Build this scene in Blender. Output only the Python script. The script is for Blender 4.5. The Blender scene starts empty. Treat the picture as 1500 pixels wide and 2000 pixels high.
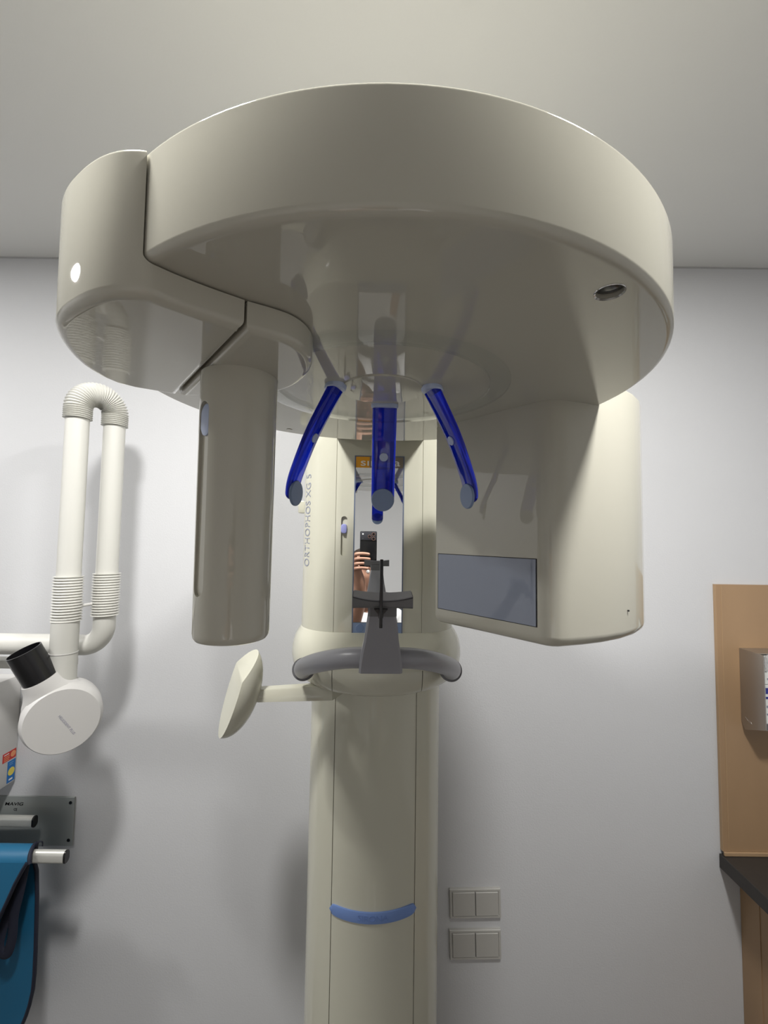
import bpy, bmesh, math, random
from mathutils import Vector, Matrix
C = bpy.context.scene.collection
PI = math.pi
random.seed(4)

# ------------------------------------------------------------------ camera
CZ = 1.83
F = 835.0
pit, rol = math.radians(3.3), math.radians(.85)
fw = Vector((0, math.cos(pit), math.sin(pit)))
u0 = Vector((0, -math.sin(pit), math.cos(pit))); r0 = Vector((1, 0, 0))
rt = r0*math.cos(rol) + u0*math.sin(rol)
up = u0*math.cos(rol) - r0*math.sin(rol)
cam = bpy.data.cameras.new('camera'); co = bpy.data.objects.new('camera', cam); C.objects.link(co)
cam.sensor_fit = 'HORIZONTAL'; cam.sensor_width = 36; cam.lens = F/1500*36
cam.clip_start = .01; cam.clip_end = 50
m = Matrix((rt, up, -fw)).transposed().to_4x4(); m.translation = Vector((0, 0, CZ))
co.matrix_world = m
bpy.context.scene.camera = co

# ------------------------------------------------------------------ world, exposure
w = bpy.data.worlds.new('world'); bpy.context.scene.world = w; w.use_nodes = True
w.node_tree.nodes['Background'].inputs[0].default_value = (.8, .85, 1, 1)
w.node_tree.nodes['Background'].inputs[1].default_value = .15
vs = bpy.context.scene.view_settings
vs.view_transform = 'Standard'; vs.look = 'None'; vs.gamma = 1; vs.exposure = .10
LAMPS = [(-1.68, .52, .6), (-.43, .285, 1.0), (.51, .285, 1.0)]
LAMP_POWER = 20
CEIL = 2.692
WALL = 1.30
for i, (x, y, k) in enumerate(LAMPS):
    L = bpy.data.lights.new('downlight_light', 'AREA'); L.shape = 'DISK'; L.size = .17
    L.energy = LAMP_POWER*k; L.color = (1, .985, .96)
    lo = bpy.data.objects.new('downlight_light', L); lo.location = (x, y, CEIL-.012); C.objects.link(lo)

# ------------------------------------------------------------------ materials
def mat(name, col, rough=.5, metal=0, spec=.5, trans=0, coat=0, ior=1.5, noise=None, bump=None, emit=None):
    m = bpy.data.materials.new(name); m.use_nodes = True
    nt = m.node_tree; b = nt.nodes['Principled BSDF']
    b.inputs['Base Color'].default_value = (*col, 1)
    b.inputs['Roughness'].default_value = rough; b.inputs['Metallic'].default_value = metal
    b.inputs['Specular IOR Level'].default_value = spec; b.inputs['IOR'].default_value = ior
    b.inputs['Transmission Weight'].default_value = trans; b.inputs['Coat Weight'].default_value = coat
    b.inputs['Coat Roughness'].default_value = .03
    if noise:
        sc, amt, stretch = noise
        tc = nt.nodes.new('ShaderNodeTexCoord'); mp = nt.nodes.new('ShaderNodeMapping')
        mp.inputs['Scale'].default_value = stretch
        n = nt.nodes.new('ShaderNodeTexNoise'); n.inputs['Scale'].default_value = sc; n.inputs['Detail'].default_value = 6
        r = nt.nodes.new('ShaderNodeMix'); r.data_type = 'RGBA'
        r.inputs[6].default_value = (*[c*(1-amt) for c in col], 1)
        r.inputs[7].default_value = (*[min(1, c*(1+amt)) for c in col], 1)
        nt.links.new(tc.outputs['Object'], mp.inputs[0]); nt.links.new(mp.outputs[0], n.inputs['Vector'])
        nt.links.new(n.outputs['Fac'], r.inputs[0]); nt.links.new(r.outputs[2], b.inputs['Base Color'])
    if bump:
        sc, st = bump
        tc = nt.nodes.new('ShaderNodeTexCoord')
        n = nt.nodes.new('ShaderNodeTexNoise'); n.inputs['Scale'].default_value = sc; n.inputs['Detail'].default_value = 4
        bp = nt.nodes.new('ShaderNodeBump'); bp.inputs['Strength'].default_value = st; bp.inputs['Distance'].default_value = .001
        nt.links.new(tc.outputs['Object'], n.inputs['Vector']); nt.links.new(n.outputs['Fac'], bp.inputs['Height'])
        nt.links.new(bp.outputs[0], b.inputs['Normal'])
    if emit:
        b.inputs['Emission Color'].default_value = (1, .98, .95, 1); b.inputs['Emission Strength'].default_value = emit
    return m
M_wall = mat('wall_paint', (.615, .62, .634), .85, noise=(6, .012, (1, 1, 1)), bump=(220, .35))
M_wallf = mat('front_wall_lightened', (.82, .82, .82), .85, noise=(6, .012, (1, 1, 1)))  # wall colour lightened to bounce extra fill light and look bright in the mirror
M_ceil = mat('ceiling_paint', (.70, .70, .685), .9, bump=(300, .1))
M_floor = mat('floor_vinyl', (.12, .11, .10), .45, noise=(9, .08, (1, 1, 1)))
M_shell = mat('cream_lacquer', (.50, .485, .41), .03, spec=.5, noise=(2, .01, (1, 1, 1)))
M_col = mat('cream_lacquer_column', (.56, .55, .455), .06, spec=.5, noise=(2, .01, (1, 1, 1)))
M_dark = mat('dark_gap', (.02, .02, .02), .6)
M_grey = mat('grey_plastic', (.27, .27, .29), .34, bump=(700, .05))
M_greyd = mat('dark_grey_plastic', (.125, .125, .13), .38)
M_blue = mat('translucent_blue_plastic', (.006, .028, .66), .06, trans=.7, ior=1.45)
M_pad = mat('blue_grey_pad', (.20, .27, .42), .45)
M_sleeve = mat('pale_blue_plastic', (.45, .52, .70), .3)
M_badge = mat('badge_blue', (.17, .27, .56), .35)
M_badge_text = mat('badge_relief', (.14, .23, .50), .35)
M_mirror = mat('mirror_glass', (.90, .91, .91), .0, metal=1)
M_frame = mat('slate_frame', (.12, .15, .22), .3)
M_orange = mat('sign_orange', (.80, .36, .02), .4)
M_brown = mat('sign_taupe', (.24, .20, .16), .4)
M_lett = mat('sign_letters', (.85, .84, .80), .5)
M_textg = mat('grey_print', (.27, .29, .36), .5)
M_screen = mat('slate_window', (.27, .30, .37), .06)
def clear_mat():
    m = bpy.data.materials.new('clear_acrylic'); m.use_nodes = True; nt = m.node_tree; nt.nodes.clear()
    o = nt.nodes.new('ShaderNodeOutputMaterial'); mx = nt.nodes.new('ShaderNodeMixShader')
    t = nt.nodes.new('ShaderNodeBsdfTransparent'); t.inputs[0].default_value = (.95, .96, .96, 1)
    g = nt.nodes.new('ShaderNodeBsdfGlossy'); g.inputs['Roughness'].default_value = .02
    f = nt.nodes.new('ShaderNodeLayerWeight'); f.inputs[0].default_value = .5
    pw = nt.nodes.new('ShaderNodeMath'); pw.operation = 'POWER'; pw.inputs[1].default_value = 4
    ml = nt.nodes.new('ShaderNodeMath'); ml.operation = 'MULTIPLY'; ml.inputs[1].default_value = .6
    nt.links.new(f.outputs['Facing'], pw.inputs[0]); nt.links.new(pw.outputs[0], ml.inputs[0])
    nt.links.new(ml.outputs[0], mx.inputs[0]); nt.links.new(t.outputs[0], mx.inputs[1]); nt.links.new(g.outputs[0], mx.inputs[2])
    nt.links.new(mx.outputs[0], o.inputs[0]); return m
M_clear = clear_mat()
M_chrome = mat('chrome', (.55, .54, .52), .15, metal=1)
M_lilac = mat('lilac_plastic', (.32, .34, .66), .35)
M_black = mat('black_plastic', (.008, .008, .009), .25)
M_white = mat('white_plastic', (.62, .61, .595), .42)
M_tube = mat('cream_tube_plastic', (.60, .595, .555), .45)
M_logo = mat('grey_emboss', (.33, .33, .40), .5)
M_wood = mat('beech_laminate', (.37, .24, .135), .42, noise=(7, .16, (1, 1, .25)))
M_woode = mat('beech_edge', (.42, .28, .16), .45, noise=(9, .1, (1, 1, .2)))
M_worktop = mat('anthracite_laminate', (.035, .031, .028), .45, noise=(80, .2, (1, 1, 1)))
M_steel = mat('brushed_steel', (.42, .39, .36), .36, metal=.85)
M_plate = mat('grey_painted_plate', (.34, .36, .35), .42, metal=.1)
M_rail = mat('aluminium_rail', (.62, .62, .58), .35, metal=.4)
M_apron = mat('teal_vinyl', (.008, .115, .23), .5, bump=(60, .15))
M_trim = mat('navy_binding', (.006, .008, .022), .7)
M_red = mat('sticker_red', (.50, .03, .025), .5)
M_sor = mat('sticker_salmon', (.75, .30, .14), .5)
M_sblue = mat('sticker_blue', (.01, .14, .42), .5)
M_syel = mat('sticker_yellow', (.72, .60, .10), .5)
M_swhite = mat('sticker_print_white', (.8, .8, .8), .5)
M_switch = mat('switch_plastic', (.50, .49, .46), .35)
M_carton = mat('white_carton', (.75, .77, .74), .6)
M_navy = mat('carton_navy', (.03, .04, .25), .5)
M_skin = mat('skin', (.40, .215, .145), .5, noise=(30, .08, (1, 1, 1)))
M_cloth = mat('white_tunic_cloth', (.74, .74, .74), .8)
M_trous = mat('grey_trouser_cloth', (.12, .13, .15), .85)
M_hair = mat('dark_hair', (.03, .02, .015), .5)
M_eye = mat('eye_white', (.8, .8, .78), .3)
M_lip = mat('lips', (.45, .16, .13), .5)
M_emit = mat('lamp_glow', (1, 1, 1), .5, emit=22)
M_door = mat('door_laminate', (.68, .67, .64), .4)

# ------------------------------------------------------------------ helpers
def link_mesh(name, me, m, parent=None, smooth=True, ang=35):
    if smooth:
        for p in me.polygons: p.use_smooth = True
        me.set_sharp_from_angle(angle=math.radians(ang))
    if m: me.materials.clear(); me.materials.append(m)
    o = bpy.data.objects.new(name, me); C.objects.link(o)
    if parent: o.parent = parent
    return o
def obj(name, bm, m, parent=None, smooth=True, ang=35):
    bmesh.ops.recalc_face_normals(bm, faces=bm.faces)
    me = bpy.data.meshes.new(name); bm.to_mesh(me); bm.free()
    return link_mesh(name, me, m, parent, smooth, ang)
def thing(name, label, cat, loc=(0, 0, 0), rz=0, group=None):
    o = bpy.data.objects.new(name, None); C.objects.link(o); o.empty_display_size = .05
    o.location = loc; o.rotation_euler = (0, 0, rz); o['label'] = label; o['category'] = cat
    if group: o['group'] = group
    return o
def tag(o, label, cat, group=None):
    o['label'] = label; o['category'] = cat
    if group: o['group'] = group
    return o
def struct(o): o['kind'] = 'structure'; return o
def lab(o, s): o['label'] = s; return o

def box(bm, x0, x1, y0, y1, z0, z1, bev=0, seg=2, mtx=None):
    b2 = bmesh.new(); bmesh.ops.create_cube(b2, size=1)
    for v in b2.verts:
        v.co = Vector((x0+(v.co.x+.5)*(x1-x0), y0+(v.co.y+.5)*(y1-y0), z0+(v.co.z+.5)*(z1-z0)))
    if bev: bmesh.ops.bevel(b2, geom=b2.edges[:], offset=bev, segments=seg, affect='EDGES', profile=.5)
    if mtx: bmesh.ops.transform(b2, matrix=mtx, verts=b2.verts)
    me = bpy.data.meshes.new('t'); b2.to_mesh(me); b2.free(); bm.from_mesh(me); bpy.data.meshes.remove(me)
    return bm
def B(*a, **k): return box(bmesh.new(), *a, **k)

def rings(bm, rs, cap0=True, cap1=True, closed=True):
    """stitch rings of points (lists of equal length)"""
    vv = [[bm.verts.new(p) for p in r] for r in rs]; n = len(rs[0])
    for a, b in zip(vv, vv[1:]):
        for i in range(n if closed else n-1):
            j = (i+1) % n
            bm.faces.new((a[i], a[j], b[j], b[i]))
    if cap0: bm.faces.new(list(reversed(vv[0])))
    if cap1: bm.faces.new(vv[-1])
    return bm
def offset(poly, d):
    """inward miter offset of a CCW polygon"""
    if abs(d) < 1e-9: return [Vector(p) for p in poly]
    n = len(poly); out = []
    for i in range(n):
        p0, p1, p2 = Vector(poly[i-1]), Vector(poly[i]), Vector(poly[(i+1) % n])
        a = (p1-p0).normalized(); b = (p2-p1).normalized()
        na = Vector((-a.y, a.x)); nb = Vector((-b.y, b.x)); s = na+nb
        if s.length < .3: out.append(p1+na*d); continue
        s.normalize(); out.append(p1+s*(d/max(.4, s.dot(na))))
    return out
def slab(poly, z0, z1, rb=0, rt_=0, seg=6, bm=None):
    bm = bm or bmesh.new(); rs = []
    if rb:
        q = offset(poly, rb+.0005); rs.append([(p[0], p[1], z0) for p in q])
        for k in range(seg+1):
            a = PI/2*k/seg; q = offset(poly, rb*(1-math.sin(a)))
            rs.append([(p[0], p[1], z0+rb*(1-math.cos(a))) for p in q])
    else: rs.append([(p[0], p[1], z0) for p in poly])
    if rt_:
        for k in range(seg+1):
            a = PI/2*k/seg; q = offset(poly, rt_*(1-math.cos(a)))
            rs.append([(p[0], p[1], z1-rt_*(1-math.sin(a))) for p in q])
        q = offset(poly, rt_+.0005); rs.append([(p[0], p[1], z1) for p in q])
    else: rs.append([(p[0], p[1], z1) for p in poly])
    return rings(bm, rs)
def lathe(prof, cx=0, cy=0, n=96, bm=None, mtx=None, cap0=True, cap1=True):
    bm = bm or bmesh.new(); rs = []
    for r, z in prof:
        ring = [Vector((cx+r*math.cos(2*PI*i/n), cy+r*math.sin(2*PI*i/n), z)) for i in range(n)]
        if mtx: ring = [mtx @ v for v in ring]
        rs.append(ring)
    return rings(bm, rs, cap0, cap1)
def circ(n, r, cx=0, cy=0): return [(cx+r*math.cos(2*PI*i/n), cy+r*math.sin(2*PI*i/n)) for i in range(n)]
def spline(pts, n=12, closed=False):
    P = [Vector(p) for p in pts]; out = []; N = len(P)
    for i in range(N if closed else N-1):
        if closed: a, b, c, d = P[i-1], P[i], P[(i+1) % N], P[(i+2) % N]
        else: a, b, c, d = P[max(0, i-1)], P[i], P[i+1], P[min(N-1, i+2)]
        for k in range(n):
            t = k/n
            out.append(.5*((2*b)+(c-a)*t+(2*a-5*b+4*c-d)*t*t+(-a+3*b-3*c+d)*t**3))
    if not closed: out.append(P[-1].copy())
    return out
def tube(path, rad, n=16, bm=None, caps=True, ref=Vector((0, 0, 1)), flat=1.0):
    """sweep a circle (or ellipse when flat<1) along a path; rad number or function of t in 0..1"""
    bm = bm or bmesh.new(); P = [Vector(p) for p in path]; rs = []; N = len(P)
    prev = None
    for i, p in enumerate(P):
        t = (P[min(N-1, i+1)]-P[max(0, i-1)]).normalized()
        if prev is None:
            a = ref if abs(t.dot(ref)) < .95 else Vector((1, 0, 0))
            u = t.cross(a).normalized()
        else: u = (prev-t*prev.dot(t)).normalized()
        prev = u; v = t.cross(u)
        r = rad(i/(N-1)) if callable(rad) else rad
        rs.append([p+u*math.cos(2*PI*k/n)*r+v*math.sin(2*PI*k/n)*r*flat for k in range(n)])
    return rings(bm, rs, caps, caps)
def join_mesh(o, other):
    pass
def boolean(o, cut_bm, op='DIFFERENCE', use_self=False):
    bmesh.ops.recalc_face_normals(cut_bm, faces=cut_bm.faces)
    me = bpy.data.meshes.new('cut'); cut_bm.to_mesh(me); cut_bm.free()
    c = bpy.data.objects.new('cut', me); C.objects.link(c)
    if o.parent:                       # cutters are given in the parent's frame
        c.parent = o.parent
    md = o.modifiers.new('b', 'BOOLEAN'); md.object = c; md.operation = op; md.solver = 'EXACT'; md.use_self = use_self
    bpy.context.view_layer.update()
    dg = bpy.context.evaluated_depsgraph_get()
    new = bpy.data.meshes.new_from_object(o.evaluated_get(dg))
    mats = [x for x in o.data.materials]
    o.modifiers.clear(); o.data = new; o.data.materials.clear()
    if mats: o.data.materials.append(mats[0])
    for p in new.polygons: p.material_index = 0; p.use_smooth = True
    new.set_sharp_from_angle(angle=math.radians(32))
    bpy.data.objects.remove(c); print('BOOL', o.name, len(new.vertices))
def text_obj(name, s, size, m, parent=None, depth=.0004, fn=None, width=None, spacing=1.0, bold=0):
    """letters in local x (right) and y (up), turned into a mesh, then each vertex mapped by fn(x, y, z)"""
    cu = bpy.data.curves.new('t', 'FONT'); cu.body = s; cu.size = size; cu.extrude = depth; cu.align_x = 'CENTER'; cu.align_y = 'CENTER'
    cu.space_character = spacing; cu.offset = bold; cu.resolution_u = 4
    t = bpy.data.objects.new('t', cu); C.objects.link(t)
    dg = bpy.context.evaluated_depsgraph_get(); me = bpy.data.meshes.new_from_object(t.evaluated_get(dg))
    bpy.data.objects.remove(t)
    xs = [v.co.x for v in me.vertices]
    k = width/(max(xs)-min(xs)) if width else 1
    for v in me.vertices:
        x, y, z = v.co.x*k, v.co.y, v.co.z
        v.co = fn(x, y, z) if fn else Vector((x, -z, y))
    return link_mesh(name, me, m, parent, smooth=False)
def frame_mtx(o, x, y, z):
    mm = Matrix((Vector(x).normalized(), Vector(y).normalized(), Vector(z).normalized())).transposed().to_4x4()
    mm.translation = Vector(o); return mm

# ------------------------------------------------------------------ room
XL, XR, YF = -2.3, 1.75, -1.9
def wallbox(name, *a, m=M_wall): return struct(obj(name, B(*a), m, smooth=False))
wallbox('wall_back', XL-.1, XR+.1, WALL, WALL+.1, 0, CEIL)
wallbox('wall_left', XL-.1, XL, YF, WALL, 0, CEIL)
wallbox('wall_right', XR, XR+.1, YF, WALL, 0, CEIL)
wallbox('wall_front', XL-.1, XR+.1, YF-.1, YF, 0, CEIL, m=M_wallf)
wallbox('floor', XL-.1, XR+.1, YF-.1, WALL+.1, -.1, 0, m=M_floor)
wallbox('ceiling', XL-.1, XR+.1, YF-.1, WALL+.1, CEIL, CEIL+.1, m=M_ceil)
joint_shade = struct(obj('joint_shade_strip', B(XL, XR, WALL-.0025, WALL+.001, CEIL-.004, CEIL), mat('joint_shade_grey', (.45, .45, .45), .9), smooth=False))  # thin grey strip: shade of the ceiling joint put into its colour
d = obj('door_1', B(.45, 1.35, YF, YF+.04, 0, 2.05, bev=.004), M_door, smooth=False); struct(d)
obj('door_handle', tube([(.53, YF+.04, 1.03), (.53, YF+.09, 1.03), (.56, YF+.095, 1.03), (.65, YF+.095, 1.03)], .009), M_chrome, d)
for nm, a in (('baseboard_back', (XL, XR, WALL-.012, WALL, 0, .07)), ('baseboard_left', (XL, XL+.012, YF, WALL, 0, .07))):
    struct(obj(nm, B(*a), M_white, smooth=False))

# ceiling downlights (the lamps that light the room; outside the frame)
place = ['far left one', 'middle one', 'rightmost one']
for (x, y, k), pl in zip(LAMPS, place):
    t = thing('downlight', 'round recessed white ceiling downlight, ' + pl, 'lamp', (x, y, CEIL), group='ceiling downlights')
    obj('trim_ring', lathe([(.100, 0), (.118, 0), (.118, -.004), (.112, -.008), (.100, -.008)], cap0=False, cap1=False, n=48), M_white, t)
    obj('diffuser', lathe([(.1, -.001), (.1, -.003)], n=48), M_emit, t)

# ================================================================== the panoramic x-ray machine
OX, OY = -.004, .514
mach = thing('panoramic_xray_machine', 'large cream dental panoramic x-ray machine with round overhead housing on a column', 'x-ray machine', (OX, OY, 0), math.radians(1.5))
ZU, ZT, R = 2.0095, 2.0845, .293          # underside, top, radius of the round housing
XC = .005                                # column centre line

# --- round housing
def rim(r, z0, z1, fb, ft, n=8):
    pr = [(.0005, z0)]
    pr.append((r-fb-.0006, z0))
    for k in range(n+1):
        a = PI/2*k/n; pr.append((r-fb*(1-math.sin(a)), z0+fb*(1-math.cos(a))))
    for k in range(n+1):
        a = PI/2*k/n; pr.append((r-ft*(1-math.cos(a)), z1-ft*(1-math.sin(a))))
    pr.append((r-ft-.0006, z1)); pr.append((.0005, z1)); return pr
hous = obj('round_housing', lathe(rim(R, ZU, ZT, .006, .0035), .004, .001, n=192), M_shell, mach)
def capsule(cx, cy, L, r, n=10):
    """stadium outline, long side along the 2nd axis"""
    out = []
    for k in range(n+1):
        a = PI*k/n; out.append((cx+r*math.cos(a), cy+L/2-r+r*math.sin(a)))
    for k in range(n+1):
        a = PI+PI*k/n; out.append((cx+r*math.cos(a), cy-L/2+r+r*math.sin(a)))
    return out
# small recesses in the underside
boolean(hous, lathe([(.0102, ZU-.01), (.0102, ZU+.012)], .158, -.221, n=40))
lampr = obj('chrome_ring', lathe([(.0092, ZU+.0002), (.0104, ZU-.0006), (.0110, ZU+.0006), (.0101, ZU+.010), (.0090, ZU+.008)], .158, -.221, n=40, cap0=False, cap1=False), M_chrome, hous)
lab(lampr, 'small round chrome ring set in the underside')
obj('lens', lathe([(.0002, ZU+.002), (.006, ZU+.0024), (.0096, ZU+.004)], .158, -.221, n=40, cap1=False), mat('smoky_lens', (.05, .05, .05), .1), hous)
obj('pivot_cap', lathe([(.0035, ZU-.0008), (.0048, ZU-.0008), (.0052, ZU+.001)], -.155, .215, n=24), M_shell, hous)
# clear ring and hub under the housing
cr = obj('clear_ring', lathe([(.1265, ZU+.0005), (.1262, ZU-.0026), (.1272, ZU-.0035), (.1475, ZU-.0035), (.1490, ZU-.0026), (.1492, ZU+.0005)], 0, -.006, n=160, cap0=False, cap1=False), M_clear, hous)
lab(cr, 'clear acrylic ring under the round housing')
hubp = [(.0005, ZU-.0030)] + [(.050*k/10, ZU-.0030+.0016*(k/10)**2) for k in range(1, 11)] + [(.0515, ZU+.001)]
obj('hub_plate', lathe(hubp, n=96, cap1=False), M_shell, hous)

CR0 = (0, -.006)
# --- left arm shell that carries the x-ray tube
PB = [(-.1085, -.1990), (-.131, -.2160), (-.147, -.2300), (-.1575, -.2405), (-.168, -.2430), (-.183, -.2412), (-.200, -.2345), (-.219, -.2228), (-.2385, -.2075), (-.256, -.187), (-.272, -.155), (-.283, -.118), (-.284, -.086)]
left = [v.to_2d() for v in spline([(x, y, 0) for x, y in PB], 6)]
left = left + [Vector((-.280, -.070)), Vector((-.268, -.056)), Vector((-.232, -.034))]
front = [Vector((-.1085, -.1990)), Vector((-.131, -.2160)), Vector((-.149, -.2340))]
gapA, gapB = Vector((-.1085, -.1990)), Vector((-.232, -.034))
polyA = [p for p in left]
# CCW order for the offset helper
def ccw(p):
    a = sum(p[i-1][0]*p[i][1]-p[i][0]*p[i-1][1] for i in range(len(p)))
    return list(p) if a > 0 else list(reversed(p))
ZM = 1.9855
shell = obj('tube_arm_shell', slab(ccw(polyA), ZM, ZT+.0002, .007, .0035), M_shell, mach)
cutp = [(.0005, ZU-.0015)]
for k in range(7):
    a = PI/2*k/6; cutp.append((R+.0012-.006*(1-math.sin(a)), ZU-.0015+.006*(1-math.cos(a))))
cutp += [(R+.0012, ZT+.02), (.0005, ZT+.02)]
cutp[0] = (.01, cutp[0][1]); cutp[-1] = (.01, ZT+.02)
boolean(shell, lathe(cutp, .004, .001, n=192))
g = (gapB-gapA).normalized(); gn = Vector((-g.y, g.x))
sgn = 1 if gn.dot(Vector((-.137, -.10))-gapA) > 0 else -1
gn = gn*sgn                                   # towards the tube
o1 = gapA+gn*.0022; o2 = gapB+gn*.0022
arc = [(-.093, -.190), (-.079, -.180), (-.070, -.166), (-.066, -.148), (-.068, -.125), (-.078, -.098), (-.098, -.068), (-.13, -.044), (-.18, -.032)]
arcs = [v.to_2d() for v in spline([(x, y, 0) for x, y in arc], 5)]
mount = obj('tube_mount', slab(ccw([o1]+arcs+[o2]), ZM, ZU-.0015, .006, 0), M_shell, mach)

TILT = Matrix.Translation((0, 0, ZU)) @ Matrix.Rotation(math.radians(.5), 4, 'X') @ Matrix.Translation((0, 0, -ZU))
for o_ in (hous, shell, mount): o_.matrix_local = TILT
# --- x-ray tube cylinder
TX, TY, TR = -.1435, -.0930, .0352
tb = obj('xray_tube_cylinder', lathe([(.0005, 1.730), (TR-.006, 1.730), (TR-.0025, 1.7313), (TR-.0006, 1.734), (TR, 1.738), (TR+.0012, ZM-.001), (TR-.004, ZM), (.0005, ZM)], TX, TY, n=96), M_shell, mach)
az = math.radians(180+48)                     # side groove azimuth in the machine frame
dirv = Vector((math.cos(az), math.sin(az), 0)); tan = Vector((-dirv.y, dirv.x, 0))
cb = bmesh.new(); st = capsule(0, 0, .180, .0085, 10)
rings(cb, [[Vector((TX, TY, 1.863))+dirv*rr+tan*p[0]+Vector((0, 0, p[1])) for p in st] for rr in (TR-.0030, TR+.02)])
boolean(tb, cb)
bt = bmesh.new(); st = capsule(0, 0, .030, .0078, 10)
rings(bt, [[Vector((TX, TY, 1.936))+dirv*rr+tan*p[0]*s+Vector((0, 0, p[1]*s)) for p in st] for rr, s in ((TR-.005, 1), (TR-.0014, 1), (TR-.0004, .85))])
lab(obj('button', bt, M_sleeve, tb), 'pale blue oval button at the top of the tube groove')

# --- sensor box on the right
sp = [(.094, .180), (.2035, .036), (.210, .0285), (.219, .0235), (.230, .0225), (.244, .0265), (.268, .034), (.300, .047), (.335, .067), (.368, .092), (.395, .119), (.415, .146), (.424, .165), (.424, .178), (.33, .30), (.20, .29), (.13, .235)]
sens = obj('sensor_housing', slab(ccw([Vector(p) for p in sp]), 1.693, 2.045, .014, .002), M_shell, mach)
P1, P2 = Vector((.094, .180, 0)), Vector((.2035, .036, 0))
fx = (P2-P1).normalized(); fn_ = Vector((fx.y, -fx.x, 0))      # outward, towards the patient
if fn_.dot(Vector((-1, -1, 0))) < 0: fn_ = -fn_
def onface(s, z, o): return P1+fx*s+Vector((0, 0, z))+fn_*o
def facebox(s0, s1, z0, z1, o0, o1):
    return rings(bmesh.new(), [[onface(s0, z0, o), onface(s1, z0, o), onface(s1, z1, o), onface(s0, z1, o)] for o in (o0, o1)])
boolean(sens, facebox(.0045, .1812, 1.7165, 1.8045, -.002, .01))
obj('window_gasket', facebox(.0045, .1812, 1.7165, 1.8045, -.0022, -.0014), M_dark, sens, smooth=False)
lab(obj('sensor_window', facebox(.0057, .1790, 1.7175, 1.8035, -.002, .0002), M_screen, sens, smooth=False), 'slate grey rectangular sensor window')
obj('screw_hole', tube([Vector((.345, .074, 1.733)), Vector((.3455, .0725, 1.733))], .0013, 10), M_dark, sens)

# --- column
def notch_poly(pts, xs, w=.0016, dpt=.004):
    """cut narrow seam notches into the front run of a plan outline at the given x values"""
    out = []; n = len(pts)
    for i in range(n):
        a, b = Vector(pts[i]), Vector(pts[(i+1) % n]); out.append(a)
        if a.y < .58 and b.y < .58:
            for x in sorted(xs, reverse=(b.x < a.x)):
                lo, hi = min(a.x, b.x), max(a.x, b.x)
                if lo < x <= hi:
                    t = (x-a.x)/(b.x-a.x); p = a+(b-a)*t; s = 1 if b.x > a.x else -1
                    out += [p-Vector((s*w/2, 0)), p+Vector((-s*w/2, dpt)), p+Vector((s*w/2, dpt)), p+Vector((s*w/2, 0))]
    return out
def ell(a, b, cy, n=120, back=None):
    out = []
    for i in range(n):
        t = 2*PI*i/n - PI/2 + .001
        y = cy+b*math.sin(t)
        if back and y > back: y = back
        out.append(Vector((XC+a*math.cos(t), y)))
    return out
LY, LA, LB = .600, .161, .146             # lower column plan
low = obj('lower_column', slab(notch_poly(ell(LA, LB, LY), [XC-.092, XC+.092]), 0, 1.53), M_col, mach)
def lowy(x): return LY-LB*math.sqrt(max(0, 1-((x-XC)/LA)**2))
obj('foot_plate', slab(ell(.20, .19, .60), 0, .02, 0, .004), M_col, low)
# blue badge strip
def strip(x0, x1, zf0, zf1, thick, n=40):
    bm = bmesh.new(); rs = []
    for i in range(n+1):
        s = -1+2*i/n; x = XC+s*(x1-x0)/2
        h = (zf1-zf0)/2*math.sqrt(max(.0, 1-abs(s)**18))+.0004; zc = (zf0+zf1)/2+.006*s*s*0
        y = lowy(x)
        nx = (x-XC)/LA**2; ny = (y-LY)/LB**2; L = math.hypot(nx, ny); nn = Vector((nx/L, ny/L, 0))
        p = Vector((x, y, zc))
        rs.append([p-nn*.002-Vector((0, 0, h)), p+nn*thick*.8-Vector((0, 0, h)), p+nn*thick-Vector((0, 0, h*.7)), p+nn*thick+Vector((0, 0, h*.7)), p+nn*thick*.8+Vector((0, 0, h)), p-nn*.002+Vector((0, 0, h))])
    return rings(bm, rs)
bd = lab(obj('badge_strip', strip(XC-.094, XC+.094, 1.001, 1.023, .004), M_badge, mach), 'curved blue badge strip across the lower column')
def onlow(off):
    def f(x, y, z):
        X = XC+x; yy = lowy(X); nx = (X-XC)/LA**2; ny = (yy-LY)/LB**2; L = math.hypot(nx, ny)
        return Vector((X, yy, 1.012+y))+Vector((nx/L, ny/L, 0))*(off+z)
    return f
text_obj('badge_lettering', 'SIRONA', .0165, M_badge_text, bd, .0004, onlow(.0042), width=.064)

def rrect(hw, y0, y1, r, n=14):
    out = []
    for cx, cy, a0 in ((XC+hw-r, y0+r, -90), (XC+hw-r, y1-r, 0), (XC-hw+r, y1-r, 90), (XC-hw+r, y0+r, 180)):
        for k in range(n+1):
            a = math.radians(a0+90*k/n); out.append(Vector((cx+r*math.cos(a), cy+r*math.sin(a))))
    return out
UH, UY, UR = .180, .4345, .095
upp = rrect(UH, UY, .74, UR)
upb = obj('upper_column', slab(notch_poly(upp, [XC-.0965, XC+.0965], .0010, .0016), 1.60, 2.24, 0, .01), M_col, mach)
def upy(x):
    dx = abs(x-XC)-(UH-UR)
    return UY if dx <= 0 else UY+UR-math.sqrt(max(0, UR**2-dx**2))
obj('support_yoke', B(XC-.10, XC+.10, .18, .50, 2.047, 2.088, bev=.008), M_shell, upb)
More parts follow.
